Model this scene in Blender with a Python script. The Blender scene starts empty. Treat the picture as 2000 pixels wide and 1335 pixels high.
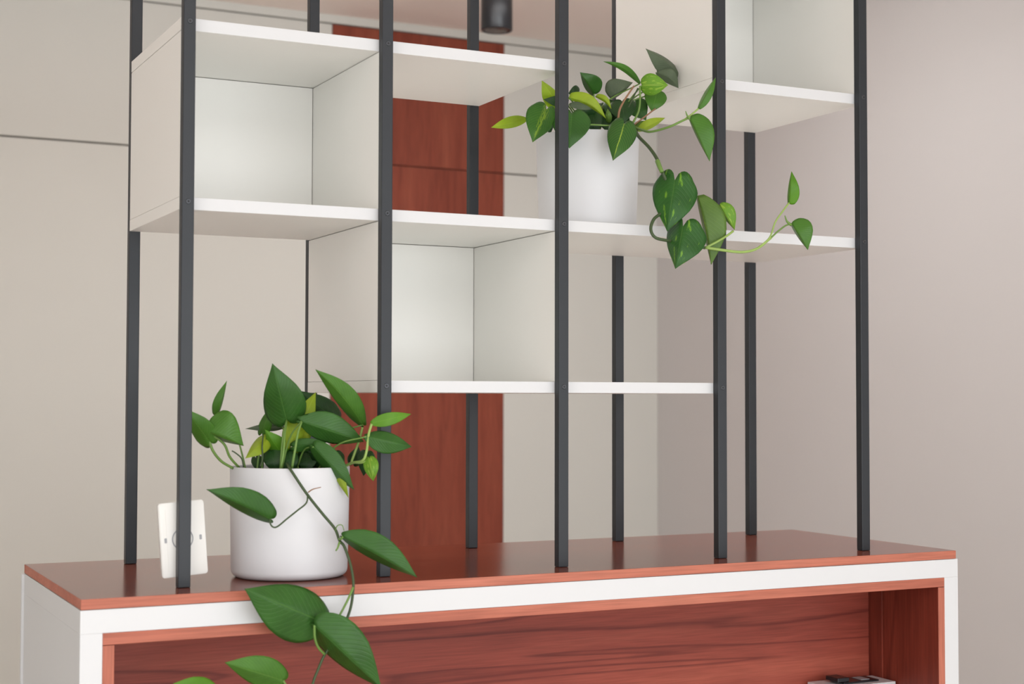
import bpy, bmesh, math, random
from mathutils import Vector, Matrix, noise

random.seed(7)
sc = bpy.context.scene
COL = sc.collection
H0 = 0.90            # cabinet top above the floor; below, z is counted from the cabinet top

# ---------------------------------------------------------------- camera
F = 2960.04
CAM = Vector((-0.41594, -2.20913, 0.28662))
YAW, PIT, ROL = 0.46144, 0.03707, 0.0019
DV = Vector((math.sin(YAW)*math.cos(PIT), math.cos(YAW)*math.cos(PIT), math.sin(PIT)))
R0 = Vector((math.cos(YAW), -math.sin(YAW), 0.0))
U0 = R0.cross(DV)
RV = R0*math.cos(ROL) + U0*math.sin(ROL)
UV = -R0*math.sin(ROL) + U0*math.cos(ROL)
cd = bpy.data.cameras.new('camera')
cam = bpy.data.objects.new('camera', cd)
COL.objects.link(cam)
cam.matrix_world = Matrix.Translation(CAM + Vector((0, 0, H0))) @ Matrix((RV, UV, -DV)).transposed().to_4x4()
cd.sensor_width = 36.0
cd.lens = F/2000*36.0
cd.clip_start = 0.05
cd.dof.use_dof = True
cd.dof.focus_distance = 2.72
cd.dof.aperture_fstop = 4.8
sc.camera = cam

# ---------------------------------------------------------------- world, light, exposure
wd = bpy.data.worlds.new('daylight')
sc.world = wd
wd.use_nodes = True
wd.node_tree.nodes['Background'].inputs[0].default_value = (0.80, 0.90, 1.0, 1)
wd.node_tree.nodes['Background'].inputs[1].default_value = 1.0

def area(name, loc, rot, sx, sy, power, color):
    l = bpy.data.lights.new(name, 'AREA')
    l.shape = 'RECTANGLE'; l.size = sx; l.size_y = sy
    l.energy = power; l.color = color
    o = bpy.data.objects.new(name, l)
    o.location = Vector(loc) + Vector((0, 0, H0)); o.rotation_euler = rot
    COL.objects.link(o)
    return o
area('window_daylight', (0.7, -4.88, 0.0), (math.pi/2, 0, 0), 4.2, 1.9, 68, (0.935, 0.975, 1.0))
area('right_window_daylight', (2.86, -3.2, 0.1), (math.pi/2, 0, math.pi/2), 2.4, 1.8, 14, (0.935, 0.975, 1.0))
area('left_fill', (-2.37, -2.4, 0.25), (math.pi/2, 0, -math.pi/2), 2.6, 1.8, 17, (0.935, 0.975, 1.0))  # added fill for the left-facing faces; no window stands here
area('front_ceiling_fill', (0.3, -3.0, 1.70), (0, 0, 0), 3.0, 2.0, 36, (0.935, 0.975, 1.0))  # added fill: brightens the floor so its bounce reaches the shelf undersides
area('rear_ceiling_fill', (1.75, 1.3, 1.70), (0, 0, 0), 1.1, 1.2, 13, (0.935, 0.975, 1.0))  # added fill for the back wall, out of view
area('rear_upward_fill', (0.9, 1.40, 1.39), (math.pi-0.10, 0, 0), 2.0, 0.25, 20, (0.935, 0.975, 1.0))  # added fill aimed upward to brighten the ceiling, no fixture there

sc.view_settings.view_transform = 'Standard'
sc.view_settings.look = 'None'
sc.view_settings.gamma = 1.0
sc.view_settings.use_curve_mapping = False
sc.view_settings.exposure = 0.09

# ---------------------------------------------------------------- materials
def s2l(c):
    def f(v):
        v /= 255.0
        return v/12.92 if v <= 0.04045 else ((v+0.055)/1.055)**2.4
    return (f(c[0]), f(c[1]), f(c[2]), 1.0)

def newmat(name):
    m = bpy.data.materials.new(name)
    m.use_nodes = True
    nt = m.node_tree
    return m, nt, nt.nodes['Principled BSDF']

def nd(nt, t, **kw):
    n = nt.nodes.new(t)
    for k, v in kw.items():
        setattr(n, k, v)
    return n

def paint(name, rgb, rough=0.5, vary=0.02, bump=0.02, scale=60, spec=0.5, metal=0.0, coat=0.0):
    m, nt, b = newmat(name)
    tc = nd(nt, 'ShaderNodeTexCoord')
    n = nd(nt, 'ShaderNodeTexNoise'); n.inputs['Scale'].default_value = 3.0; n.inputs['Detail'].default_value = 3
    nt.links.new(tc.outputs['Object'], n.inputs['Vector'])
    mx = nd(nt, 'ShaderNodeMix', data_type='RGBA')
    c = s2l(rgb)
    mx.inputs[6].default_value = tuple(min(1, v*(1-vary)) for v in c[:3]) + (1,)
    mx.inputs[7].default_value = tuple(min(1, v*(1+vary)) for v in c[:3]) + (1,)
    nt.links.new(n.outputs['Fac'], mx.inputs[0])
    nt.links.new(mx.outputs[2], b.inputs['Base Color'])
    b.inputs['Roughness'].default_value = rough
    b.inputs['Specular IOR Level'].default_value = spec
    b.inputs['Metallic'].default_value = metal
    b.inputs['Coat Weight'].default_value = coat
    if bump:
        n2 = nd(nt, 'ShaderNodeTexNoise'); n2.inputs['Scale'].default_value = scale; n2.inputs['Detail'].default_value = 4
        nt.links.new(tc.outputs['Object'], n2.inputs['Vector'])
        bp = nd(nt, 'ShaderNodeBump'); bp.inputs['Strength'].default_value = bump; bp.inputs['Distance'].default_value = 0.002
        nt.links.new(n2.outputs['Fac'], bp.inputs['Height'])
        nt.links.new(bp.outputs['Normal'], b.inputs['Normal'])
    return m

def wood(name, dark, mid, light, axis='X', rough=0.3, coat=0.0, streak=0.6, spec=0.5, fine=1.0):
    """reddish veneer: stretched grain, a few dark figure lines"""
    m, nt, b = newmat(name)
    tc = nd(nt, 'ShaderNodeTexCoord')
    mp = nd(nt, 'ShaderNodeMapping')
    sc_ = {'X': (0.55, 9, 9), 'Z': (9, 9, 0.55)}[axis]
    mp.inputs['Scale'].default_value = sc_
    nt.links.new(tc.outputs['Object'], mp.inputs['Vector'])
    n1 = nd(nt, 'ShaderNodeTexNoise'); n1.inputs['Scale'].default_value = 1.6; n1.inputs['Detail'].default_value = 5
    n1.inputs['Roughness'].default_value = 0.55; n1.inputs['Distortion'].default_value = 0.35
    nt.links.new(mp.outputs['Vector'], n1.inputs['Vector'])
    cr = nd(nt, 'ShaderNodeValToRGB')
    e = cr.color_ramp.elements
    e[0].position = 0.25; e[0].color = s2l(dark)
    e[1].position = 0.75; e[1].color = s2l(light)
    k = e.new(0.48); k.color = s2l(mid)
    nt.links.new(n1.outputs['Fac'], cr.inputs['Fac'])
    # dark figure lines
    mp2 = nd(nt, 'ShaderNodeMapping')
    mp2.inputs['Scale'].default_value = {'X': (0.5, 7, 7), 'Z': (7, 7, 0.5)}[axis]
    mp2.inputs['Location'].default_value = (3.1, 1.7, 2.3)
    nt.links.new(tc.outputs['Object'], mp2.inputs['Vector'])
    n2 = nd(nt, 'ShaderNodeTexNoise'); n2.inputs['Scale'].default_value = 1.5; n2.inputs['Detail'].default_value = 2
    n2.inputs['Distortion'].default_value = 0.6
    nt.links.new(mp2.outputs['Vector'], n2.inputs['Vector'])
    r2 = nd(nt, 'ShaderNodeValToRGB')
    q = r2.color_ramp.elements
    q[0].position = 0.50; q[0].color = (0, 0, 0, 1)
    q[1].position = 0.545; q[1].color = (0, 0, 0, 1)
    t = q.new(0.53); t.color = (1, 1, 1, 1)
    nt.links.new(n2.outputs['Fac'], r2.inputs['Fac'])
    ml = nd(nt, 'ShaderNodeMath', operation='MULTIPLY'); ml.inputs[1].default_value = streak
    nt.links.new(r2.outputs['Color'], ml.inputs[0])
    mx = nd(nt, 'ShaderNodeMix', data_type='RGBA', blend_type='MULTIPLY')
    mx.inputs[7].default_value = (0.45, 0.36, 0.40, 1)
    nt.links.new(ml.outputs[0], mx.inputs[0]); nt.links.new(cr.outputs['Color'], mx.inputs[6])
    # fine pores
    mp3 = nd(nt, 'ShaderNodeMapping')
    mp3.inputs['Scale'].default_value = {'X': (12, 320, 320), 'Z': (320, 320, 12)}[axis]
    nt.links.new(tc.outputs['Object'], mp3.inputs['Vector'])
    n3 = nd(nt, 'ShaderNodeTexNoise'); n3.inputs['Scale'].default_value = 1.0; n3.inputs['Detail'].default_value = 2
    nt.links.new(mp3.outputs['Vector'], n3.inputs['Vector'])
    mr = nd(nt, 'ShaderNodeMapRange'); mr.inputs[3].default_value = 1-0.16*fine; mr.inputs[4].default_value = 1+0.12*fine
    mr.inputs[1].default_value = 0.3; mr.inputs[2].default_value = 0.7
    nt.links.new(n3.outputs['Fac'], mr.inputs[0])
    mx2 = nd(nt, 'ShaderNodeMix', data_type='RGBA', blend_type='MULTIPLY'); mx2.inputs[0].default_value = 1
    nt.links.new(mx.outputs[2], mx2.inputs[6]); nt.links.new(mr.outputs[0], mx2.inputs[7])
    nt.links.new(mx2.outputs[2], b.inputs['Base Color'])
    b.inputs['Roughness'].default_value = rough
    b.inputs['Coat Weight'].default_value = coat
    b.inputs['Coat Roughness'].default_value = 0.12
    b.inputs['Specular IOR Level'].default_value = spec
    bp = nd(nt, 'ShaderNodeBump'); bp.inputs['Strength'].default_value = 0.03; bp.inputs['Distance'].default_value = 0.001
    nt.links.new(n3.outputs['Fac'], bp.inputs['Height']); nt.links.new(bp.outputs['Normal'], b.inputs['Normal'])
    return m

M = {}
M['wall'] = paint('back_wall_laminate', (213, 211, 204), 0.6, 0.015, 0.01)
M['side'] = paint('side_wall_paint', (205, 200, 198), 0.8, 0.012, 0.05, 220)
M['room'] = paint('room_paint', (240, 238, 235), 0.8, 0.01, 0.02)
M['ceil'] = paint('ceiling_paint', (243, 228, 219), 0.9, 0.01, 0.02)
M['floor'] = wood('floor_boards', (218, 212, 204), (224, 218, 210), (230, 224, 216), 'X', 0.4)
M['gap'] = paint('gap_dark', (128, 120, 112), 0.9, 0.0, 0)
M['white'] = paint('white_laminate', (250, 248.5, 243.5), 0.42, 0.008, 0.01, 90)
M['edge'] = paint('white_cabinet', (219, 220, 221), 0.4, 0.005, 0.01, 90)
M['steel'] = paint('anthracite_steel', (36, 40, 45), 0.42, 0.06, 0.03, 260, 0.45)
M['screw'] = paint('dark_screw', (74, 76, 80), 0.35, 0.04, 0, 60, 0.5, 0.6)
M['hole'] = paint('screw_socket', (14, 14, 16), 0.6, 0, 0)
M['pot'] = paint('matte_white_ceramic', (222, 223, 226), 0.48, 0.008, 0.015, 150)
M['soil'] = paint('potting_soil', (48, 36, 28), 0.95, 0.4, 0.9, 300)
M['plate'] = paint('white_plastic', (236, 235, 230), 0.4, 0.01, 0)
M['slot'] = paint('grey_slot', (158, 160, 164), 0.5, 0.0, 0)
M['black'] = paint('black_plastic', (26, 26, 30), 0.35, 0.03, 0.02)
M['lens'] = paint('lamp_reflector', (120, 112, 108), 0.25, 0.0, 0, 60, 0.5, 0.7)
M['topwood'] = wood('cabinet_top_veneer', (104, 48, 34), (120, 58, 41), (134, 69, 49), 'X', 0.17, 0.0, 0.25, 0.26)
M['edgewood'] = wood('edge_band', (168, 95, 76), (184, 109, 88), (196, 123, 101), 'X', 0.5, 0, 0.15, 0.3)
M['edgewood_z'] = wood('edge_band_upright', (168, 95, 76), (184, 109, 88), (196, 123, 101), 'Z', 0.5, 0, 0.15, 0.3)
M['niche'] = wood('niche_veneer', (118, 52, 42), (146, 68, 55), (170, 88, 70), 'X', 0.45, 0, 0.8, 0.25)
M['niche_z'] = wood('niche_side_veneer', (106, 44, 32), (128, 56, 42), (146, 70, 52), 'Z', 0.45, 0, 0.5, 0.25)
M['door'] = wood('door_veneer', (118, 55, 41), (139, 69, 52), (152, 81, 61), 'Z', 0.5, 0, 0.25, 0.2)

# ---------------------------------------------------------------- object helpers
ORG = {}
def empty(name, loc, label=None, cat=None, group=None, kind=None):
    o = bpy.data.objects.new(name, None)
    o.empty_display_size = 0.05
    COL.objects.link(o)
    o.location = Vector(loc) + Vector((0, 0, H0))
    ORG[o.name] = Vector(loc)
    tag(o, label, cat, group, kind)
    return o

def tag(o, label=None, cat=None, group=None, kind=None):
    if label: o['label'] = label
    if cat: o['category'] = cat
    if group: o['group'] = group
    if kind: o['kind'] = kind

def mk(name, bm, mat, parent=None, smooth=False, origin=None):
    """bm in cabinet-top coordinates -> object with its own origin"""
    me = bpy.data.meshes.new(name)
    if origin is None:
        if len(bm.verts):
            lo = Vector((min(v.co[i] for v in bm.verts) for i in range(3)))
            hi = Vector((max(v.co[i] for v in bm.verts) for i in range(3)))
            origin = (lo+hi)/2; origin.z = lo.z
        else:
            origin = Vector((0, 0, 0))
    origin = Vector(origin)
    bmesh.ops.translate(bm, verts=bm.verts, vec=-origin)
    bm.normal_update()
    bm.to_mesh(me); bm.free()
    for m in (mat if isinstance(mat, (list, tuple)) else [mat]):
        me.materials.append(m)
    if smooth:
        me.shade_smooth()
    o = bpy.data.objects.new(name, me)
    COL.objects.link(o)
    ORG[o.name] = origin.copy()
    if parent is not None:
        o.parent = parent
        o.location = origin - ORG[parent.name]
    else:
        o.location = origin + Vector((0, 0, H0))
    return o

def bx(bm, x0, x1, y0, y1, z0, z1, bev=0.0, mi=0):
    r = bmesh.ops.create_cube(bm, size=1)
    vs = r['verts']
    bmesh.ops.scale(bm, verts=vs, vec=(x1-x0, y1-y0, z1-z0))
    bmesh.ops.translate(bm, verts=vs, vec=((x0+x1)/2, (y0+y1)/2, (z0+z1)/2))
    fs = set(f for v in vs for f in v.link_faces)
    for f in fs: f.material_index = mi
    if bev > 0:
        es = list(set(e for v in vs for e in v.link_edges))
        bmesh.ops.bevel(bm, geom=es, offset=bev, segments=2, affect='EDGES', profile=0.5)
    return bm

def box(name, x0, x1, y0, y1, z0, z1, mat, parent=None, bev=0.0008):
    return mk(name, bx(bmesh.new(), x0, x1, y0, y1, z0, z1, bev), mat, parent)

def lathe(bm, prof, cx, cy, seg=64, mi=0):
    rings = []
    for r, z in prof:
        if r < 1e-6:
            rings.append([bm.verts.new((cx, cy, z))])
        else:
            rings.append([bm.verts.new((cx+r*math.cos(2*math.pi*i/seg), cy+r*math.sin(2*math.pi*i/seg), z)) for i in range(seg)])
    for a, b in zip(rings, rings[1:]):
        for i in range(seg):
            j = (i+1) % seg
            if len(a) == 1 and len(b) == 1: continue
            if len(a) == 1: f = bm.faces.new((a[0], b[j], b[i]))
            elif len(b) == 1: f = bm.faces.new((a[i], a[j], b[0]))
            else: f = bm.faces.new((a[i], a[j], b[j], b[i]))
            f.material_index = mi
    return bm

def catmull(pts, n=6):
    P = [Vector(p) for p in pts]
    P = [P[0]*2-P[1]] + P + [P[-1]*2-P[-2]]
    out = []
    for i in range(1, len(P)-2):
        for k in range(n):
            t = k/n
            a, b, c, d = P[i-1], P[i], P[i+1], P[i+2]
            out.append(0.5*((2*b)+(-a+c)*t+(2*a-5*b+4*c-d)*t*t+(-a+3*b-3*c+d)*t**3))
    out.append(P[-2])
    return out

def tube(bm, pts, r0, r1=None, seg=8, n=6):
    if r1 is None: r1 = r0
    path = catmull(pts, n)
    prev = None; up = Vector((0.13, -0.9, 0.4)).normalized()
    L = len(path)
    for i, p in enumerate(path):
        t = (path[min(i+1, L-1)]-path[max(i-1, 0)]).normalized()
        a = t.cross(up)
        if a.length < 1e-4: a = t.cross(Vector((1, 0, 0)))
        a.normalize(); b = t.cross(a).normalized()
        up = -b if (-b).dot(up) > 0 else b
        r = r0+(r1-r0)*i/(L-1)
        ring = [bm.verts.new(p+a*r*math.cos(2*math.pi*k/seg)+b*r*math.sin(2*math.pi*k/seg)) for k in range(seg)]
        if prev:
            for k in range(seg):
                bm.faces.new((prev[k], prev[(k+1) % seg], ring[(k+1) % seg], ring[k]))
        else:
            bm.faces.new(ring[::-1])
        prev = ring
    bm.faces.new(prev)
    return bm

# ---------------------------------------------------------------- the room
FZ = -H0; CZ = 1.712; YB = 3.100; XR = 2.892; XL = -2.40; YF = -4.95
def struct(o, label):
    tag(o, label, None, None, 'structure'); return o

struct(box('floor', XL-0.1, XR+0.1, YF-0.1, YB+0.15, FZ-0.05, FZ, M['floor'], None, 0), 'floor of the room, out of view below the cabinet')
struct(box('ceiling', XL-0.1, XR+0.1, YF-0.1, YB+0.15, CZ, CZ+0.06, M['ceil'], None, 0), 'plain beige pink ceiling above the panelled wall')
struct(box('wall_right', XR, XR+0.1, YF-0.1, YB+0.15, FZ, CZ, M['side'], None, 0), 'plain grey beige wall on the right side')
struct(box('wall_left', XL-0.1, XL, YF, YB+0.15, FZ, CZ, M['room'], None, 0), 'plain wall on the left side')
# front wall with a wide window, behind the camera
bm = bmesh.new()
bx(bm, XL, -0.85, YF-0.1, YF, FZ, CZ); bx(bm, 2.75, XR, YF-0.1, YF, FZ, CZ)
bx(bm, -0.85, 2.75, YF-0.1, YF, FZ, -0.35); bx(bm, -0.85, 2.75, YF-0.1, YF, 1.45, CZ)
struct(mk('wall_front', bm, M['room']), 'wall with the window, facing the cabinet')
win = empty('window_1', (0.95, YF-0.05, -0.35), 'wide window in the wall facing the cabinet', None, None, 'structure')
bm = bmesh.new()
for x in (-0.85, 0.32, 1.52, 2.70): bx(bm, x, x+0.05, YF-0.08, YF-0.02, -0.35, 1.45)
bx(bm, -0.80, 2.70, YF-0.08, YF-0.02, -0.35, -0.30); bx(bm, -0.80, 2.70, YF-0.08, YF-0.02, 1.40, 1.45)
mk('window_frame', bm, M['edge'], win)

for nm, xw, y0, y1 in (('window_2', XR, -3.9, -1.9), ('added_window_3', XL, -0.4, 2.2)):  # left one is added for the left fill, a frame on closed wall
    w_ = empty(nm, (xw, (y0+y1)/2, -0.4), 'unseen window frame added on the side wall', None, None, 'structure')
    sg = -1 if xw > 0 else 1
    bm = bmesh.new()
    xa, xb = sorted((xw, xw+sg*0.02))
    for y in (y0-0.05, y1): bx(bm, xa, xb, y, y+0.05, -0.45, 1.35)
    for z in (-0.45, 1.30): bx(bm, xa, xb, y0, y1, z, z+0.05)
    mk('window_frame', bm, M['edge'], w_)

# back wall: substrate with cladding panels, recessed joints between them
wb = struct(box('wall_back', XL, XR, YB+0.018, YB+0.15, FZ, CZ, M['gap'], None, 0), 'panelled cream wall behind the shelving, with recessed joints')
SE = 1.1665; JG = 0.0032; TOPZ = 1.676
DX0, DX1 = 1.476, 2.186
for x0, x1 in ((XL, DX0-0.002), (DX1+0.002, XR)):
    box('panel', x0, x1, YB, YB+0.018, FZ, SE-JG, M['wall'], wb, 0.0012)
    box('panel', x0, x1, YB, YB+0.018, SE+JG, TOPZ, M['wall'], wb, 0.0012)
dr = empty('door_1', ((DX0+DX1)/2, YB, FZ), 'reddish wood door flush with the cream wall, wood panel above it', None, None, 'structure')
box('door_leaf', DX0, DX1, YB-0.002, YB+0.018, FZ+0.006, SE-0.002, M['door'], dr, 0.0012)
box('overpanel', DX0, DX1, YB-0.002, YB+0.018, SE+0.002, TOPZ, M['door'], dr, 0.0012)
struct(box('trim_1', XL, XR, YB-0.002, YB+0.018, TOPZ+0.005, CZ, M['wall'], None, 0.001), 'slim cream trim strip between panelled wall and ceiling')
struct(box('baseboard_right', XR-0.012, XR, YF, YB, FZ, FZ+0.08, M['edge'], None, 0.001), 'white baseboard along the right wall')

# ceiling spotlight
sp = empty('ceiling_spotlight', (1.745, 2.254, CZ), 'black cylindrical surface spotlight hanging from the ceiling near the wood door', 'lamp')
bm = bmesh.new()
lathe(bm, [(0.0, 1.7119), (0.052, 1.7119), (0.052, 1.500), (0.050, 1.497), (0.043, 1.497), (0.040, 1.503), (0.040, 1.512), (0, 1.512)], 1.745, 2.254, 48)
mk('housing', bm, M['black'], sp, True)
bm = bmesh.new()
lathe(bm, [(0.040, 1.4985), (0.030, 1.5115), (0.016, 1.511), (0, 1.511)], 1.745, 2.254, 48)
mk('reflector', bm, M['lens'], sp, True)

# ---------------------------------------------------------------- cabinet
W, D, TT = 1.6235, 0.510, 0.0153
cab = empty('low_cabinet', (W/2, D/2, FZ), 'low white cabinet with reddish wood top and open wood-lined niche', 'cabinet')
def slab(name, x0, x1, y0, y1, z0, z1, mtop, medge, parent, medgez=None):
    bm = bx(bmesh.new(), x0, x1, y0, y1, z0, z1, 0.0009)
    bm.normal_update()
    for f in bm.faces:
        f.material_index = 0 if abs(f.normal.z) > 0.7 else 1
    return mk(name, bm, [mtop, medge], parent)
slab('worktop', 0, W, 0, D, -TT, 0, M['topwood'], M['edgewood'], cab)['label'] = 'glossy reddish wood top'
X0, X1 = -0.0005, 1.629
ZR = -0.0498
NB = -0.36            # niche shelf
box('top_rail', X0, X1, 0.0015, D-0.002, ZR, -TT-0.0006, M['edge'], cab, 0.0006)
box('side_panel', X0, 0.0312, 0.0015, D-0.004, FZ+0.001, ZR, M['edge'], cab, 0.0004)
box('side_panel', 1.5955, X1, 0.0015, D-0.004, FZ+0.001, ZR, M['edge'], cab, 0.0004)
box('base_rail', 0.0312, 1.5955, 0.0015, D-0.004, FZ+0.001, FZ+0.06, M['edge'], cab, 0.0004)
box('rear_panel', X0-0.004, X1, D-0.004, D+0.006, FZ+0.001, -TT-0.001, M['edge'], cab, 0.0008)
slab('niche_top', 0.0312, 1.5955, 0.001, 0.24, -0.067, ZR, M['niche'], M['edgewood'], cab)
for (a, b) in ((0.0312, 0.048), (1.5797, 1.5955)):
    bm = bx(bmesh.new(), a, b, 0.001, 0.24, FZ+0.06, -0.0675, 0.0007)
    bm.normal_update()
    for f in bm.faces: f.material_index = 1 if f.normal.y < -0.7 else 0
    mk('niche_side', bm, [M['niche_z'], M['edgewood_z']], cab)
box('niche_back', 0.048, 1.5797, 0.198, 0.216, FZ+0.06, -0.0672, M['niche'], cab, 0.0005)
box('corner_batten', 1.5765, 1.5797, 0.158, 0.1975, NB, -0.0672, M['niche_z'], cab, 0.0005)
slab('niche_shelf', 0.0482, 1.5795, 0.004, 0.198, NB-0.018, NB, M['niche'], M['edgewood'], cab)

# ---------------------------------------------------------------- shelving unit
PX = [0.1557+0.3249*i for i in range(5)]
PW, PD = 0.0190, 0.0162
YFp, YBp = 0.0676, 0.4307
LV = {0: 1.1545, 1: 0.8705, 2: 0.5937, 3: 0.3150}
BT = 0.0193
shelf = empty('shelving_unit', (PX[2], 0.25, 0.0), 'open shelving divider of dark steel posts and white boxes standing on the cabinet', 'shelf')
def post_bm():
    bm = bx(bmesh.new(), 0, PW, 0, PD, 0.0002, CZ-0.0005, 0.0012)
    return bm
def screw_bm():
    bm = bmesh.new()
    r = bmesh.ops.create_cone(bm, cap_ends=True, segments=20, radius1=0.0045, radius2=0.0036, depth=0.0012)
    bmesh.ops.rotate(bm, verts=r['verts'], cent=(0, 0, 0), matrix=Matrix.Rotation(math.pi/2, 3, 'X'))
    bmesh.ops.translate(bm, verts=bm.verts, vec=(0, -0.0004, 0))
    n = len(bm.faces)
    r = bmesh.ops.create_cone(bm, cap_ends=True, segments=6, radius1=0.0018, radius2=0.0018, depth=0.0004)
    bmesh.ops.rotate(bm, verts=r['verts'], cent=(0, 0, 0), matrix=Matrix.Rotation(math.pi/2, 3, 'X'))
    bmesh.ops.translate(bm, verts=r['verts'], vec=(0, -0.0011, 0))
    for f in set(f for v in r['verts'] for f in v.link_faces): f.material_index = 1
    return bm
p0 = None; s0 = None
post_levels = [(1, 2), (1, 2, 3), (1, 2, 3), (0, 1, 2, 3), (0, 1, 2)]
for row in (0, 1):
    for i, x in enumerate(PX):
        y = YFp if row == 0 else YBp
        if p0 is None:
            p0 = mk('post', post_bm(), M['steel'], shelf, False, (0, 0, 0)); o = p0
        else:
            o = p0.copy(); COL.objects.link(o); o.parent = shelf
        o.location = Vector((x, y, 0)) - ORG[shelf.name]
        for k in post_levels[i]:
            if s0 is None:
                s0 = mk('screw', screw_bm(), [M['screw'], M['hole']], o, False, (0, 0, 0)); s = s0
            else:
                s = s0.copy(); COL.objects.link(s)
            s.parent = o
            if row == 0:
                s.location = (PW*0.52, 0, LV[k]-BT/2+0.001)
            else:
                s.location = (PW*0.52, PD, LV[k]-BT/2); s.rotation_euler = (0, 0, math.pi)
YA, YE = YFp+PD+0.0003, YBp-0.0003
G = 0.0010
def board(level, i0, i1):
    bm = bx(bmesh.new(), PX[i0]+0.0002, PX[i1]+PW-0.0002, YA, YE, LV[level]-BT, LV[level], 0.0005)
    bm.normal_update()
    for f in bm.faces: f.material_index = 1 if f.normal.y < -0.7 else 0  # front edge coloured darker than the laminate to offset its stronger light
    mk('shelf_board', bm, [M['white'], M['edge']], shelf)
board(0, 3, 4); board(1, 0, 2); board(1, 3, 4); board(2, 0, 4); board(3, 1, 3)
def cell(i, top, bot):
    z0, z1 = LV[bot]+G*0.4, LV[top]-BT-G
    for k in (i, i+1):
        box('divider_panel', PX[k]+0.0004, PX[k]+PW-0.0004, YA, YE, z0, z1, M['white'], shelf, 0.0005)
    box('back_panel', PX[i]+PW+0.0004, PX[i+1]-0.0006, 0.4115, YE, z0, z1, M['white'], shelf, 0.0005)
cell(0, 1, 2); cell(1, 2, 3); cell(3, 0, 1)

# ---------------------------------------------------------------- wall plate fixed to the rear of the left post
pl = empty('wall_plate', (0.1665, 0.0925, 0.014), 'white rectangular plastic plate fixed behind the leftmost front post, just above the wood top', 'plate')
def rrect(bm, w, h, r, y0, y1, cx, cz, ang, mi=0):
    pts = []
    for sx, sz, a0 in ((1, 1, 0), (-1, 1, 90), (-1, -1, 180), (1, -1, 270)):
        for k in range(6):
            a = math.radians(a0+k*18)
            pts.append((sx*(w/2-r)+r*math.cos(a), sz*(h/2-r)+r*math.sin(a)))
    ca, sa = math.cos(ang), math.sin(ang)
    A = [bm.verts.new((cx+p*ca-q*sa, y0, cz+p*sa+q*ca)) for p, q in pts]
    B = [bm.verts.new((cx+p*ca-q*sa, y1, cz+p*sa+q*ca)) for p, q in pts]
    fs = [bm.faces.new(A), bm.faces.new(B[::-1])]
    for i in range(len(A)):
        j = (i+1) % len(A)
        fs.append(bm.faces.new((A[j], A[i], B[i], B[j])))
    for f in fs: f.material_index = mi
    return bm
AN = math.radians(4.2); PCX, PCZ = 0.1672, 0.0722
bm = rrect(bmesh.new(), 0.0700, 0.1130, 0.0045, 0.0850, 0.0955, PCX, PCZ, AN)
bmesh.ops.recalc_face_normals(bm, faces=bm.faces)
bmesh.ops.bevel(bm, geom=[e for e in bm.edges if all(abs(v.co.y-0.0850) < 1e-5 for v in e.verts)], offset=0.0012, segments=2, affect='EDGES')
mk('plate_body', bm, M['plate'], pl)
mk('inner_panel', rrect(bmesh.new(), 0.0480, 0.0960, 0.003, 0.0843, 0.0852, PCX-0.001, PCZ, AN), M['plate'], pl)
bm = bmesh.new()
ring = []
for i in range(40):
    a = 2*math.pi*i/40
    ring.append([bm.verts.new((PCX-0.001+rr*math.cos(a), yy, PCZ+rr*math.sin(a))) for rr, yy in ((0.0165, 0.0843), (0.0162, 0.0836), (0.0150, 0.0836), (0.0147, 0.0843))])
for i in range(40):
    a, b = ring[i], ring[(i+1) % 40]
    for k in range(3): bm.faces.new((a[k], a[k+1], b[k+1], b[k]))
mk('ring', bm, M['slot'], pl)
for dx in (-0.0268, 0.0268):
    bm = rrect(bmesh.new(), 0.0036, 0.0075, 0.001, 0.0845, 0.0852, PCX+dx*math.cos(AN), PCZ+dx*math.sin(AN), AN)
    mk('slot', bm, M['slot'], pl)

# ---------------------------------------------------------------- box and remote in the niche
bt = -0.262
bxo = empty('storage_box', (1.497, 0.150, NB), 'small white box in the right corner of the wood niche', 'box')
box('box_body', 1.4185, 1.5745, 0.118, 0.187, NB+0.0003, bt, M['edge'], bxo, 0.0012)
box('lid', 1.4175, 1.5755, 0.117, 0.188, bt-0.0125, bt+0.0004, M['edge'], bxo, 0.001)
rem = empty('black_gadget', (1.50, 0.150, bt), 'small black gadget lying on the white box in the niche', 'gadget')
box('base', 1.462, 1.548, 0.133, 0.176, bt+0.0006, bt+0.004, M['black'], rem, 0.0012)
box('screen', 1.510, 1.530, 0.140, 0.168, bt+0.0040, bt+0.0052, M['slot'], rem, 0.0004)
box('clip', 1.450, 1.478, 0.136, 0.174, bt+0.0041, bt+0.0125, M['black'], rem, 0.0015)

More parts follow.
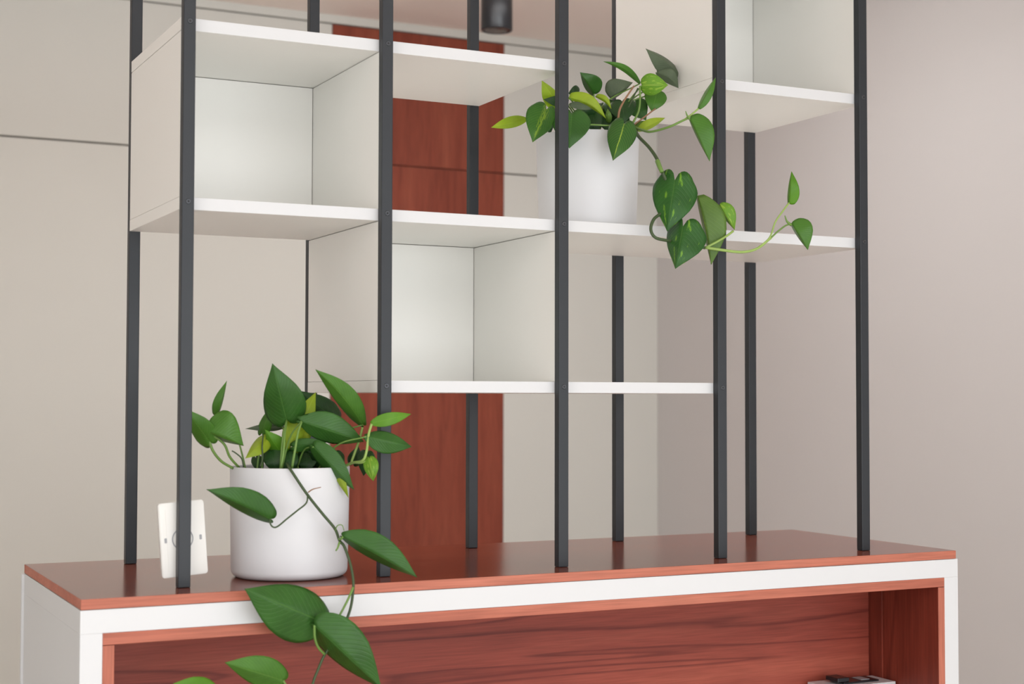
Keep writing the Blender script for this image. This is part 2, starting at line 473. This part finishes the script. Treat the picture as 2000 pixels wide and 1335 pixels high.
# ---------------------------------------------------------------- plants
def leafmat(name, col, col2, rib, ribw=0.035, stripe=0.0, stripecol=None, blot=0.0, blotcol=None, back=None, trans=0.28, rough=0.36):
    """UV: x = across (-1..1 -> 0..1), y = along"""
    m, nt, b = newmat(name)
    uv = nd(nt, 'ShaderNodeUVMap')
    sep = nd(nt, 'ShaderNodeSeparateXYZ'); nt.links.new(uv.outputs[0], sep.inputs[0])
    def math_(op, a, bb=None, c=None):
        n = nd(nt, 'ShaderNodeMath', operation=op)
        for i, v in enumerate((a, bb, c)):
            if v is None: continue
            if isinstance(v, (int, float)): n.inputs[i].default_value = v
            else: nt.links.new(v, n.inputs[i])
        return n.outputs[0]
    u = math_('SUBTRACT', math_('MULTIPLY', sep.outputs[0], 2.0), 1.0)
    au = math_('ABSOLUTE', u)
    t = sep.outputs[1]
    geo = nd(nt, 'ShaderNodeTexCoord')
    n1 = nd(nt, 'ShaderNodeTexNoise'); n1.inputs['Scale'].default_value = 28; n1.inputs['Detail'].default_value = 3
    nt.links.new(geo.outputs['Object'], n1.inputs['Vector'])
    mx = nd(nt, 'ShaderNodeMix', data_type='RGBA')
    mx.inputs[6].default_value = s2l(col); mx.inputs[7].default_value = s2l(col2)
    mr = nd(nt, 'ShaderNodeMapRange'); mr.inputs[1].default_value = 0.3; mr.inputs[2].default_value = 0.7
    nt.links.new(n1.outputs['Fac'], mr.inputs[0]); nt.links.new(mr.outputs[0], mx.inputs[0])
    out = mx.outputs[2]
    def over(fac, colr, prev):
        k = nd(nt, 'ShaderNodeMix', data_type='RGBA')
        nt.links.new(fac, k.inputs[0]); nt.links.new(prev, k.inputs[6]); k.inputs[7].default_value = s2l(colr)
        return k.outputs[2]
    if stripe > 0:
        n2 = nd(nt, 'ShaderNodeTexNoise'); n2.inputs['Scale'].default_value = 5; n2.inputs['Detail'].default_value = 3
        mpp = nd(nt, 'ShaderNodeMapping'); mpp.inputs['Scale'].default_value = (6, 1.2, 1)
        nt.links.new(uv.outputs[0], mpp.inputs['Vector']); nt.links.new(mpp.outputs[0], n2.inputs['Vector'])
        wv = math_('MULTIPLY', math_('SUBTRACT', n2.outputs['Fac'], 0.40), stripe*3.2)
        fac = nd(nt, 'ShaderNodeMapRange'); fac.inputs[1].default_value = 0.0; fac.inputs[2].default_value = 0.06
        nt.links.new(math_('SUBTRACT', wv, au), fac.inputs[0])
        out = over(fac.outputs[0], stripecol, out)
    if blot > 0:
        n3 = nd(nt, 'ShaderNodeTexNoise'); n3.inputs['Scale'].default_value = 3.2; n3.inputs['Detail'].default_value = 4
        mpp = nd(nt, 'ShaderNodeMapping'); mpp.inputs['Scale'].default_value = (2.2, 1.0, 1); mpp.inputs['Rotation'].default_value = (0, 0, 0.5)
        nt.links.new(uv.outputs[0], mpp.inputs['Vector']); nt.links.new(mpp.outputs[0], n3.inputs['Vector'])
        fac = nd(nt, 'ShaderNodeMapRange'); fac.inputs[1].default_value = 0.66-blot*0.2; fac.inputs[2].default_value = 0.72-blot*0.2
        nt.links.new(n3.outputs['Fac'], fac.inputs[0])
        out = over(fac.outputs[0], blotcol, out)
    # midrib and side veins
    ribf = nd(nt, 'ShaderNodeMapRange'); ribf.inputs[1].default_value = ribw; ribf.inputs[2].default_value = 0.0
    nt.links.new(au, ribf.inputs[0])
    out = over(math_('MULTIPLY', ribf.outputs[0], 0.75), rib, out)
    ph = math_('MULTIPLY', math_('SUBTRACT', t, math_('MULTIPLY', au, 0.33)), 46.0)
    vein = math_('POWER', math_('ABSOLUTE', math_('SINE', ph)), 10.0)
    out = over(math_('MULTIPLY', vein, 0.10), rib, out)
    if back:
        g2 = nd(nt, 'ShaderNodeNewGeometry')
        k = nd(nt, 'ShaderNodeMix', data_type='RGBA')
        nt.links.new(g2.outputs['Backfacing'], k.inputs[0]); nt.links.new(out, k.inputs[6]); k.inputs[7].default_value = s2l(back)
        out = k.outputs[2]
    nt.links.new(out, b.inputs['Base Color'])
    b.inputs['Roughness'].default_value = rough
    b.inputs['Specular IOR Level'].default_value = 0.4
    hh = math_('ADD', math_('MULTIPLY', vein, -0.5), math_('MULTIPLY', ribf.outputs[0], -1.2))
    bp = nd(nt, 'ShaderNodeBump'); bp.inputs['Strength'].default_value = 0.35; bp.inputs['Distance'].default_value = 0.0012
    nt.links.new(hh, bp.inputs['Height']); nt.links.new(bp.outputs['Normal'], b.inputs['Normal'])
    tr = nd(nt, 'ShaderNodeBsdfTranslucent')
    bright = nd(nt, 'ShaderNodeMix', data_type='RGBA', blend_type='MULTIPLY'); bright.inputs[0].default_value = 1
    nt.links.new(out, bright.inputs[6]); bright.inputs[7].default_value = (1.5, 1.7, 0.9, 1)
    nt.links.new(bright.outputs[2], tr.inputs['Color'])
    ms = nd(nt, 'ShaderNodeMixShader'); ms.inputs[0].default_value = trans
    nt.links.new(b.outputs[0], ms.inputs[1]); nt.links.new(tr.outputs[0], ms.inputs[2])
    nt.links.new(ms.outputs[0], nt.nodes['Material Output'].inputs['Surface'])
    return m

LM = {
 'dark': leafmat('leaf_dark', (56, 100, 40), (66, 116, 46), (90, 138, 62)),
 'deep_shade': leafmat('leaf_deep_shade', (28, 62, 26), (40, 80, 32), (60, 104, 48), trans=0.12),  # darker green with the shade inside the foliage put into the colour
 'mid': leafmat('leaf_mid', (76, 124, 44), (88, 140, 50), (120, 162, 70)),
 'fresh': leafmat('leaf_fresh', (92, 146, 38), (112, 166, 46), (140, 186, 70), trans=0.35),
 'lime': leafmat('leaf_lime', (150, 172, 46), (178, 194, 58), (190, 204, 90), trans=0.4),
 'olive': leafmat('leaf_olive', (92, 126, 54), (108, 142, 62), (140, 168, 84), 0.05, 0.10, (158, 186, 84), trans=0.3),
 'grey': leafmat('leaf_underside', (84, 98, 76), (98, 112, 86), (118, 132, 100), trans=0.12, rough=0.55),
 'stripe': leafmat('leaf_striped', (54, 100, 42), (64, 114, 46), (180, 202, 84), 0.05, 0.14, (164, 190, 70)),
 'half': leafmat('leaf_half_lime', (58, 108, 38), (72, 124, 44), (150, 180, 64), 0.04, 0.42, (130, 164, 52)),
 'spot': leafmat('leaf_spotted', (44, 92, 36), (56, 110, 42), (80, 128, 54), 0.035, 0.0, None, 0.35, (120, 170, 50)),
 'varieg': leafmat('leaf_lime_heart', (106, 156, 44), (126, 172, 56), (190, 208, 92), 0.07, 0.0, None, 0.6, (160, 190, 74), trans=0.35),
}
M['stem'] = paint('green_stem', (108, 142, 66), 0.5, 0.15, 0.1, 120)
M['vine'] = paint('dark_vine', (62, 80, 46), 0.55, 0.25, 0.2, 120)
M['lightstem'] = paint('pale_green_stem', (150, 178, 92), 0.5, 0.12, 0.1, 120)
M['brown'] = paint('brown_stem', (150, 112, 84), 0.6, 0.15, 0.1, 120)

def ray(px, py):
    return DV + RV*((px-1000.0)/F) + UV*((667.5-py)/F)
def at(px, py, Y):
    k = ray(px, py)
    return CAM + k*((Y-CAM.y)/k.y)

WT = [(0, .60), (.08, .80), (.18, .94), (.30, 1.0), (.42, .97), (.55, .86), (.68, .66), (.80, .42), (.89, .22), (.95, .09), (1, .0)]
WH = [(0, .78), (.08, .92), (.18, 1.0), (.30, .99), (.42, .92), (.55, .78), (.68, .57), (.80, .35), (.89, .18), (.95, .075), (1, .0)]
WO = [(0, .30), (.08, .60), (.18, .83), (.30, .97), (.42, 1.0), (.55, .93), (.68, .75), (.80, .50), (.89, .27), (.95, .12), (1, .0)]
def prof(t, tab):
    for (a, wa), (b, wb_) in zip(tab, tab[1:]):
        if t <= b: 
            s = (t-a)/(b-a); return wa+(wb_-wa)*s
    return 0

def leaf(parent, base, tip, wp, wm, Yb, Yt, mat, heart=0.12, bow=0.0, arch=0.012, fold=0.14, wav=0.07, ovate=False):
    """a leaf blade from base to tip; wp/wm: half widths either side of the rib (in thousandths of its distance),
    the narrower half turned away in depth so both halves have alike true widths"""
    bx_, by_ = base; tx, ty = tip
    L = math.hypot(tx-bx_, ty-by_)
    d = ((tx-bx_)/L, (ty-by_)/L); n = (-d[1], d[0])
    nt_, nu = 18, 7
    Wm = max(wp, wm)
    rnd = random.Random(int(bx_*13+by_*7))
    ph = rnd.random()*6
    # depth along the view for the two ends
    kb = ray(bx_, by_); kt = ray(tx, ty)
    db = (Yb-CAM.y)/kb.y; dt = (Yt-CAM.y)/kt.y
    tab = WO if ovate else (WH if heart >= 0.1 else WT)
    bm = bmesh.new(); uvl = bm.loops.layers.uv.new('UVMap')
    grid = []; tc = []
    for i in range(nt_+1):
        t = 1-(1-i/nt_)**1.15
        w = prof(t, tab)
        row = []; rt = []
        for j in range(-nu, nu+1):
            u = j/nu
            side = wp if u >= 0 else wm
            hid = math.sqrt(max(0, Wm*Wm-side*side))/Wm
            au = abs(u)
            back = heart*L*(1-t)**3*math.sin(math.pi*min(1, au)**0.85)**0.7*(1 if side > 0.25*Wm else 0.3)
            curve = bow*math.sin(math.pi*t)
            a = t*L-back
            lat = u*side*w + curve
            px = bx_+d[0]*a+n[0]*lat; py = by_+d[1]*a+n[1]*lat
            dd = db+(dt-db)*t
            dd += -arch*math.sin(math.pi*t*0.9) + arch*0.5*t
            dd += (fold*au*w*Wm + hid*au*w*Wm*0.85)*dd/F
            dd += wav*Wm*w*au*math.sin(t*9+ph+(2 if u > 0 else 0))*dd/F
            k = ray(px, py)
            row.append(bm.verts.new(CAM+k*dd)); rt.append(((u+1)/2, t))
        grid.append(row); tc.append(rt)
    for i in range(nt_):
        for j in range(2*nu):
            vs = (grid[i][j], grid[i][j+1], grid[i+1][j+1], grid[i+1][j])
            ts = (tc[i][j], tc[i][j+1], tc[i+1][j+1], tc[i+1][j])
            f = bm.faces.new(vs)
            for l, q in zip(f.loops, ts): l[uvl].uv = q
    bmesh.ops.remove_doubles(bm, verts=grid[-1], dist=1e-5)
    o = mk('leaf', bm, LM[mat], parent, True, CAM+kb*db)
    s = o.modifiers.new('thickness', 'SOLIDIFY'); s.thickness = 0.0006; s.offset = 0
    return o

def stem_pts(spec):
    return [at(*p) for p in spec]

def petiole(lf, spec, mat='stem', r=0.0016, r1=None):
    bm = tube(bmesh.new(), stem_pts(spec), r, r1)
    return mk('petiole', bm, M[mat], lf, True)

def auto_petiole(lf, target, mat='stem', r=0.0013):
    a = ORG[lf.name]; b = Vector(target)
    m = (a+b)/2 + Vector((0, 0.0, 0.018)); m.x = b.x*0.6+a.x*0.4
    bm = tube(bmesh.new(), [b, m, a], r*1.2, r)
    return mk('petiole', bm, M[mat], lf, True)

def pot(plant, cx, cy, z0, h, rt, rb):
    bm = bmesh.new()
    rc = 0.012
    pr = [(0, z0+0.0005), (rb-rc, z0+0.0005)]
    for k in range(1, 7):
        a = math.pi/2*k/6
        pr.append((rb-rc+rc*math.sin(a), z0+0.0005+rc*(1-math.cos(a))))
    pr += [(rb+(rt-rb)*0.5, z0+h*0.5), (rt, z0+h-0.0015), (rt-0.0010, z0+h-0.0003), (rt-0.0022, z0+h), (rt-0.0038, z0+h-0.0004), (rt-0.0048, z0+h-0.002),
           (rt-0.006, z0+h*0.5), (rt-0.010, z0+0.02), (0, z0+0.02)]
    lathe(bm, pr, cx, cy, 96)
    mk('pot', bm, M['pot'], plant, True, (cx, cy, z0))
    bm = bmesh.new()
    rr = rt-0.0062; n = 14
    rings = [[bm.verts.new((cx, cy, z0+h-0.018))]]
    for i in range(1, n+1):
        q = rr*i/n
        rings.append([bm.verts.new((cx+q*math.cos(2*math.pi*k/40), cy+q*math.sin(2*math.pi*k/40),
                      z0+h-0.020+0.005*noise.noise(Vector((q*math.cos(k/6.4)*60, q*math.sin(k/6.4)*60, z0))))) for k in range(40)])
    for k in range(40): bm.faces.new((rings[0][0], rings[1][k], rings[1][(k+1) % 40]))
    for a, b in zip(rings[1:], rings[2:]):
        for k in range(40): bm.faces.new((a[k], b[k], b[(k+1) % 40], a[(k+1) % 40]))
    mk('soil', bm, M['soil'], plant, True)

# ---- lower plant on the cabinet
P1C = (0.3585, 0.155)
pa = empty('potted_plant', (P1C[0], P1C[1], 0), 'green trailing plant in white pot on the wood cabinet top, vine hanging over the front', 'plant', 'potted trailing plants')
pot(pa, P1C[0], P1C[1], 0.0, 0.1765, 0.0962, 0.0935)
S1 = (P1C[0], P1C[1], 0.157)
def A(base, tip, wp, wm, Yb, Yt, mat, pet=True, tgt=None, **kw):
    l = leaf(pa, base, tip, wp, wm, Yb, Yt, mat, **kw)
    if pet:
        auto_petiole(l, tgt or (S1[0]+random.uniform(-.03, .03), S1[1]+random.uniform(-.03, .03), S1[2]))
    return l
# upright cluster, back to front
A((652, 815), (583, 762), 24, 30, .20, .17, 'deep_shade')
A((425, 804), (443, 743), 4, 14, .17, .16, 'mid', tgt=(.29, .16, .157))
l = A((409, 862), (362, 797), 26, 19, .14, .12, 'mid', False)
petiole(l, [(455, 914, .15), (432, 900, .145), (416, 880, .14), (409, 861, .14)], 'stem', .0022)
l = A((404, 842), (476, 870), 7, 53, .13, .12, 'mid', False, heart=.05)
petiole(l, [(467, 913, .15), (449, 892, .14), (437, 866, .135), (410, 846, .132)], 'stem', .0020)
A((548, 831), (479, 837), 8, 9, .19, .19, 'grey')
A((512, 845), (529, 793), 14, 11, .18, .17, 'mid')
A((520, 856), (479, 895), 12, 19, .15, .13, 'lime', tgt=(.30, .15, .157))
A((512, 862), (493, 888), 10, 12, .145, .14, 'lime', tgt=(.31, .15, .157))
A((553, 889), (517, 838), 22, 17, .15, .14, 'fresh')
A((572, 868), (617, 765), 26, 30, .130, .125, 'lime', bow=0)
A((590, 850), (611, 846), 12, 10, .13, .12, 'lime', False)
A((560, 819), (532, 709), 45, 38, .12, .10, 'dark', heart=.10)
# dark interior, its shade put into the leaf colour
A((590, 916), (515, 900), 20, 12, .17, .14, 'deep_shade', False)
A((575, 905), (540, 880), 14, 14, .18, .17, 'deep_shade', False)
A((640, 905), (570, 875), 22, 20, .17, .15, 'deep_shade', False)
A((655, 912), (600, 880), 24, 22, .15, .13, 'deep_shade', False)
A((575, 872), (640, 862), 12, 14, .12, .10, 'dark')
A((690, 905), (700, 870), 14, 14, .18, .17, 'deep_shade', False)
A((589, 822), (711, 862), 25, 34, .09, .08, 'dark', heart=.08, ovate=True)
petl = A((709, 829), (616, 721), 26, 17, .10, .07, 'mid', heart=.03, ovate=True, bow=6)
A((613, 872), (692, 956), 16, 27, .08, .06, 'dark', heart=.07)
A((655, 915), (681, 972), 7, 10, .075, .07, 'lime', False)
A((716, 852), (804, 872), 25, 18, .052, .045, 'dark', heart=.06, ovate=True)
l = A((725, 826), (803, 808), 13, 13, .050, .040, 'fresh', False, heart=.02, ovate=True)
petiole(l, [(664, 916, .12), (686, 904, .09), (708, 899, .06), (716, 880, .055), (720, 848, .052), (726, 827, .050)], 'lightstem', .0022)
petiole(petl, [(686, 902, .10), (692, 886, .10), (702, 858, .10), (708, 834, .10)], 'lightstem', .0021)
l = A((716, 884), (710, 929), 17, 18, .15, .14, 'deep_shade', False)
l = A((721, 893), (729, 939), 14, 16, .058, .050, 'varieg', False, heart=.06)
petiole(l, [(690, 903, .085), (706, 903, .066), (716, 899, .060), (721, 894, .060)], 'lightstem', .0018)
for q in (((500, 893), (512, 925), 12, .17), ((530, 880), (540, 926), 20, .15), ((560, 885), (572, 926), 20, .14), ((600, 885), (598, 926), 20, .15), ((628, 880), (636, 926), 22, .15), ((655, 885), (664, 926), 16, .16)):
    A(q[0], q[1], q[2], q[2], q[3], q[3]-0.01, 'deep_shade', False)
# upright thin stems seen in front of the foliage
mk('stem', tube(bmesh.new(), stem_pts([(570, 914, .085), (576, 880, .082), (582, 845, .085), (589, 824, .09)]), .0022, .0016), M['stem'], pa, True)
mk('stem', tube(bmesh.new(), stem_pts([(549, 914, .09), (554, 880, .09), (556, 850, .10), (560, 820, .12)]), .0020, .0015), M['stem'], pa, True)
mk('stem', tube(bmesh.new(), stem_pts([(508, 912, .13), (513, 895, .13), (512, 872, .13), (514, 850, .14)]), .0015, .0012), M['vine'], pa, True)
mk('stem', tube(bmesh.new(), stem_pts([(476, 912, .13), (472, 895, .13), (460, 884, .13), (453, 880, .13)]), .0014, .0010), M['vine'], pa, True)
# hanging vine
mk('vine', tube(bmesh.new(), stem_pts([(560, 905, .12), (563, 910, .075), (569, 919, .055), (600, 965, .045), (630, 1003, .035), (654, 1032, .025), (663, 1055, .015), (672, 1066, .005),
   (683, 1096, -.004), (689, 1125, -.012), (690, 1148, -.016), (685, 1185, -.020), (672, 1220, -.022), (650, 1255, -.024), (634, 1278, -.026), (622, 1305, -.028), (610, 1340, -.030), (606, 1400, -.032)]), .0023, .0021), M['vine'], pa, True)
mk('stem', tube(bmesh.new(), stem_pts([(690, 1146, -.019), (682, 1165, -.024), (672, 1185, -.026), (660, 1207, -.030)]), .0020, .0016), M['stem'], pa, True)
mk('tendril', tube(bmesh.new(), stem_pts([(602, 961, .043), (611, 955, .038), (627, 951, .035)]), .0011, .0006), M['brown'], pa, True)
mk('tendril', tube(bmesh.new(), stem_pts([(655, 1035, .020), (659, 1026, .016), (668, 1025, .014), (672, 1036, .012)]), .0009, .0006), M['stem'], pa, True)
mk('tendril', tube(bmesh.new(), stem_pts([(663, 1058, .010), (660, 1068, .006), (656, 1075, .004)]), .0018, .0012), M['stem'], pa, True)
l = A((529, 1013), (403, 955), 36, 14, .030, .020, 'dark', False, heart=.05, bow=2)
petiole(l, [(601, 966, .043), (598, 982, .036), (580, 997, .030), (560, 1013, .026), (543, 1027, .026), (534, 1029, .026), (528, 1022, .028), (528, 1012, .030)], 'vine', .0013)
l = A((669, 1047), (815, 1127), 13, 38, .005, -.03, 'dark', False, heart=.03, ovate=True, bow=-2)
petiole(l, [(662, 1052, .014), (666, 1052, .008), (670, 1047, .005)], 'stem', .0018)
l = A((628, 1213), (477, 1149), 48, 62, -.030, -.050, 'dark', False, heart=.06)
petiole(l, [(660, 1206, -.028), (645, 1213, -.030), (628, 1213, -.030)], 'stem', .0016)
l = A((614, 1219), (746, 1344), 25, 56, -.045, -.065, 'dark', False, heart=.05, bow=0)
petiole(l, [(634, 1277, -.028), (622, 1264, -.034), (615, 1245, -.040), (614, 1220, -.044)], 'stem', .0020)
l = A((553, 1328), (439, 1293), 36, 26, -.040, -.055, 'mid', False, heart=.06)
petiole(l, [(612, 1335, -.030), (590, 1350, -.035), (565, 1345, -.040), (553, 1328, -.040)], 'stem', .0016)
l = A((418, 1350), (338, 1334), 24, 22, -.040, -.055, 'fresh', False, heart=.08)
petiole(l, [(606, 1390, -.032), (540, 1400, -.035), (450, 1385, -.040), (418, 1350, -.040)], 'stem', .0016)

# ---- upper plant on the shelf
P2C = (0.958, 0.240); Z2 = LV[2]
pb = empty('potted_plant', (P2C[0], P2C[1], Z2), 'variegated trailing plant in white pot on the open shelf, vine reaching right past the posts', 'plant', 'potted trailing plants')
pot(pb, P2C[0], P2C[1], Z2+0.0002, 0.1765, 0.0957, 0.0905)
S2 = (P2C[0], P2C[1], Z2+0.157)
def B(base, tip, wp, wm, Yb, Yt, mat, pet=True, tgt=None, **kw):
    l = leaf(pb, base, tip, wp, wm, Yb, Yt, mat, **kw)
    if pet:
        auto_petiole(l, tgt or (S2[0]+random.uniform(-.03, .03), S2[1]+random.uniform(-.03, .03), S2[2]))
    return l
B((1028, 233), (959, 249), 13, 10, .20, .17, 'lime', heart=.0, ovate=True)
B((1092, 208), (1058, 157), 12, 20, .21, .19, 'lime', heart=.02)
B((1105, 200), (1061, 194), 12, 12, .20, .18, 'deep_shade')
B((1067, 214), (1040, 278), 34, 25, .14, .12, 'half', heart=.16)
B((1117, 222), (1112, 290), 38, 38, .13, .11, 'dark', heart=.14, tgt=(.93, .20, S2[2]))
B((1160, 183), (1133, 141), 27, 9, .22, .20, 'dark', heart=.06)
B((1193, 192), (1236, 161), 5, 31, .23, .21, 'grey', heart=.03)
B((1250, 163), (1178, 120), 8, 6, .22, .20, 'mid', heart=.0, ovate=True, bow=9)
B((1328, 146), (1261, 95), 6, 27, .20, .18, 'grey', heart=.03, bow=4)
B((1284, 142), (1325, 172), 12, 17, .195, .185, 'grey', False, heart=.06, ovate=True, bow=-6)
B((1283, 180), (1273, 219), 22, 22, .19, .18, 'mid', heart=.10)
B((1254, 166), (1305, 166), 21, 23, .17, .15, 'varieg', heart=.05, tgt=(1.0, .22, S2[2]))
B((1130, 180), (1110, 182), 14, 14, .27, .27, 'deep_shade')
B((1165, 230), (1190, 200), 22, 22, .25, .24, 'deep_shade', False)
B((1150, 235), (1135, 205), 24, 22, .23, .22, 'deep_shade', False)
B((1215, 198), (1220, 240), 27, 27, .20, .17, 'deep_shade', heart=.12)
B((1198, 200), (1190, 232), 18, 18, .22, .20, 'deep_shade', False)
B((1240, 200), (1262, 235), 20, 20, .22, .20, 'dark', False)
B((1220, 250), (1180, 250), 10, 10, .17, .15, 'deep_shade', False)
B((1112, 204), (1172, 210), 8, 8, .18, .16, 'grey', heart=.0, ovate=True)
B((1112, 190), (1184, 232), 6, 18, .17, .15, 'lime', heart=.02, bow=-8)
B((1164, 187), (1194, 213), 4, 8, .17, .16, 'lime', False, heart=.0, bow=-5)
B((1189, 240), (1187, 212), 7, 6, .16, .15, 'olive', False, heart=.0, ovate=True)
B((1219, 242), (1197, 314), 27, 30, .11, .09, 'stripe', heart=.13, tgt=(.97, .2, S2[2]))
B((1246, 255), (1299, 230), 7, 12, .15, .13, 'lime', False, heart=.0, ovate=True)
B((1240, 248), (1275, 238), 12, 8, .16, .15, 'olive', False, heart=.02)
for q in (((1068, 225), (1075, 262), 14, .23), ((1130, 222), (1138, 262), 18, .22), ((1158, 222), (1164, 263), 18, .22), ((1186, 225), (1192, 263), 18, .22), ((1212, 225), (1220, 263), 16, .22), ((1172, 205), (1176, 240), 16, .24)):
    B(q[0], q[1], q[2], q[2], q[3], q[3]-0.01, 'deep_shade', False)
# stems in front
mk('stem', tube(bmesh.new(), stem_pts([(1236, 240, .16), (1247, 218, .16), (1250, 196, .165), (1250, 168, .17)]), .0021, .0018), M['stem'], pb, True)
mk('stem', tube(bmesh.new(), stem_pts([(1207, 236, .16), (1210, 215, .155), (1220, 195, .16), (1238, 168, .165)]), .0022, .0016), M['brown'], pb, True)
mk('stem', tube(bmesh.new(), stem_pts([(1225, 215, .18), (1236, 192, .18), (1246, 172, .175)]), .0016, .0013), M['vine'], pb, True)
mk('stem', tube(bmesh.new(), stem_pts([(1238, 244, .16), (1262, 226, .155), (1280, 212, .16)]), .0016, .0013), M['brown'], pb, True)
mk('stem', tube(bmesh.new(), stem_pts([(1150, 243, .15), (1170, 244, .14), (1192, 245, .135), (1218, 242, .12)]), .0016, .0012), M['stem'], pb, True)
# side shoot to the right
mk('vine', tube(bmesh.new(), stem_pts([(1238, 248, .16), (1255, 254, .13), (1272, 257, .10), (1306, 248, .06), (1330, 237, .045), (1343, 231, .04)]), .0025, .0020), M['stem'], pb, True)
mk('tendril', tube(bmesh.new(), stem_pts([(1346, 232, .038), (1342, 225, .036), (1339, 217, .034)]), .0022, .0008), M['stem'], pb, True)
l = B((1364, 212), (1398, 151), 12, 5, .035, .03, 'mid', False, heart=.0, ovate=True)
petiole(l, [(1336, 234, .042), (1350, 224, .04), (1364, 212, .036)], 'lightstem', .0016)
l = B((1347, 231), (1386, 315), 3, 35, .038, .02, 'mid', False, heart=.04)
petiole(l, [(1340, 233, .04), (1344, 231, .039), (1348, 233, .038)], 'stem', .0016)
# main vine down
mk('vine', tube(bmesh.new(), stem_pts([(1225, 240, .19), (1238, 250, .16), (1247, 266, .12), (1268, 288, .085), (1283, 310, .06), (1292, 332, .045), (1305, 365, .04), (1304, 400, .04), (1291, 416, .035),
   (1277, 428, .03), (1271, 447, .025), (1279, 463, .02), (1300, 469, .018), (1325, 472, .022), (1350, 478, .024), (1377, 484, .02)]), .0033, .0026), M['vine'], pb, True)
mk('node', tube(bmesh.new(), stem_pts([(1284, 314, .054), (1288, 325, .044), (1293, 336, .038)]), .0044, .0036), M['stem'], pb, True)
mk('stem', tube(bmesh.new(), stem_pts([(1377, 483, .02), (1410, 488, .012), (1449, 492, .006), (1479, 485, .002), (1506, 464, -.002)]), .0027, .0023), M['lightstem'], pb, True)
mk('stem', tube(bmesh.new(), stem_pts([(1506, 464, -.002), (1520, 451, -.003), (1535, 440, -.004), (1545, 438, -.004)]), .0016, .0014), M['stem'], pb, True)
l = B((1541, 397), (1546, 334), 19, 4, -.006, -.01, 'fresh', False, heart=.03)
petiole(l, [(1479, 485, .002), (1503, 464, -.003), (1514, 434, -.005), (1529, 412, -.006), (1541, 396, -.006)], 'lightstem', .0016)
l = B((1546, 436), (1578, 488), 4, 33, -.004, -.02, 'mid', False, heart=.04)
mk('tendril', tube(bmesh.new(), stem_pts([(1545, 439, -.004), (1537, 432, -.006), (1533, 421, -.007)]), .0028, .0010), M['stem'], pb, True)
B((1362, 382), (1389, 517), 5, 43, .045, .03, 'olive', False, heart=.0, bow=-3, ovate=True)
l = B((1405, 402), (1435, 449), 5, 22, .030, .02, 'varieg', False, heart=.06)
petiole(l, [(1379, 483, .018), (1400, 472, .012), (1420, 460, .014), (1432, 451, .018)], 'lightstem', .0020)
B((1318, 352), (1303, 452), 40, 48, .028, .018, 'spot', False, heart=.20)
B((1334, 442), (1319, 525), 28, 50, .005, -.005, 'spot', False, heart=.22)
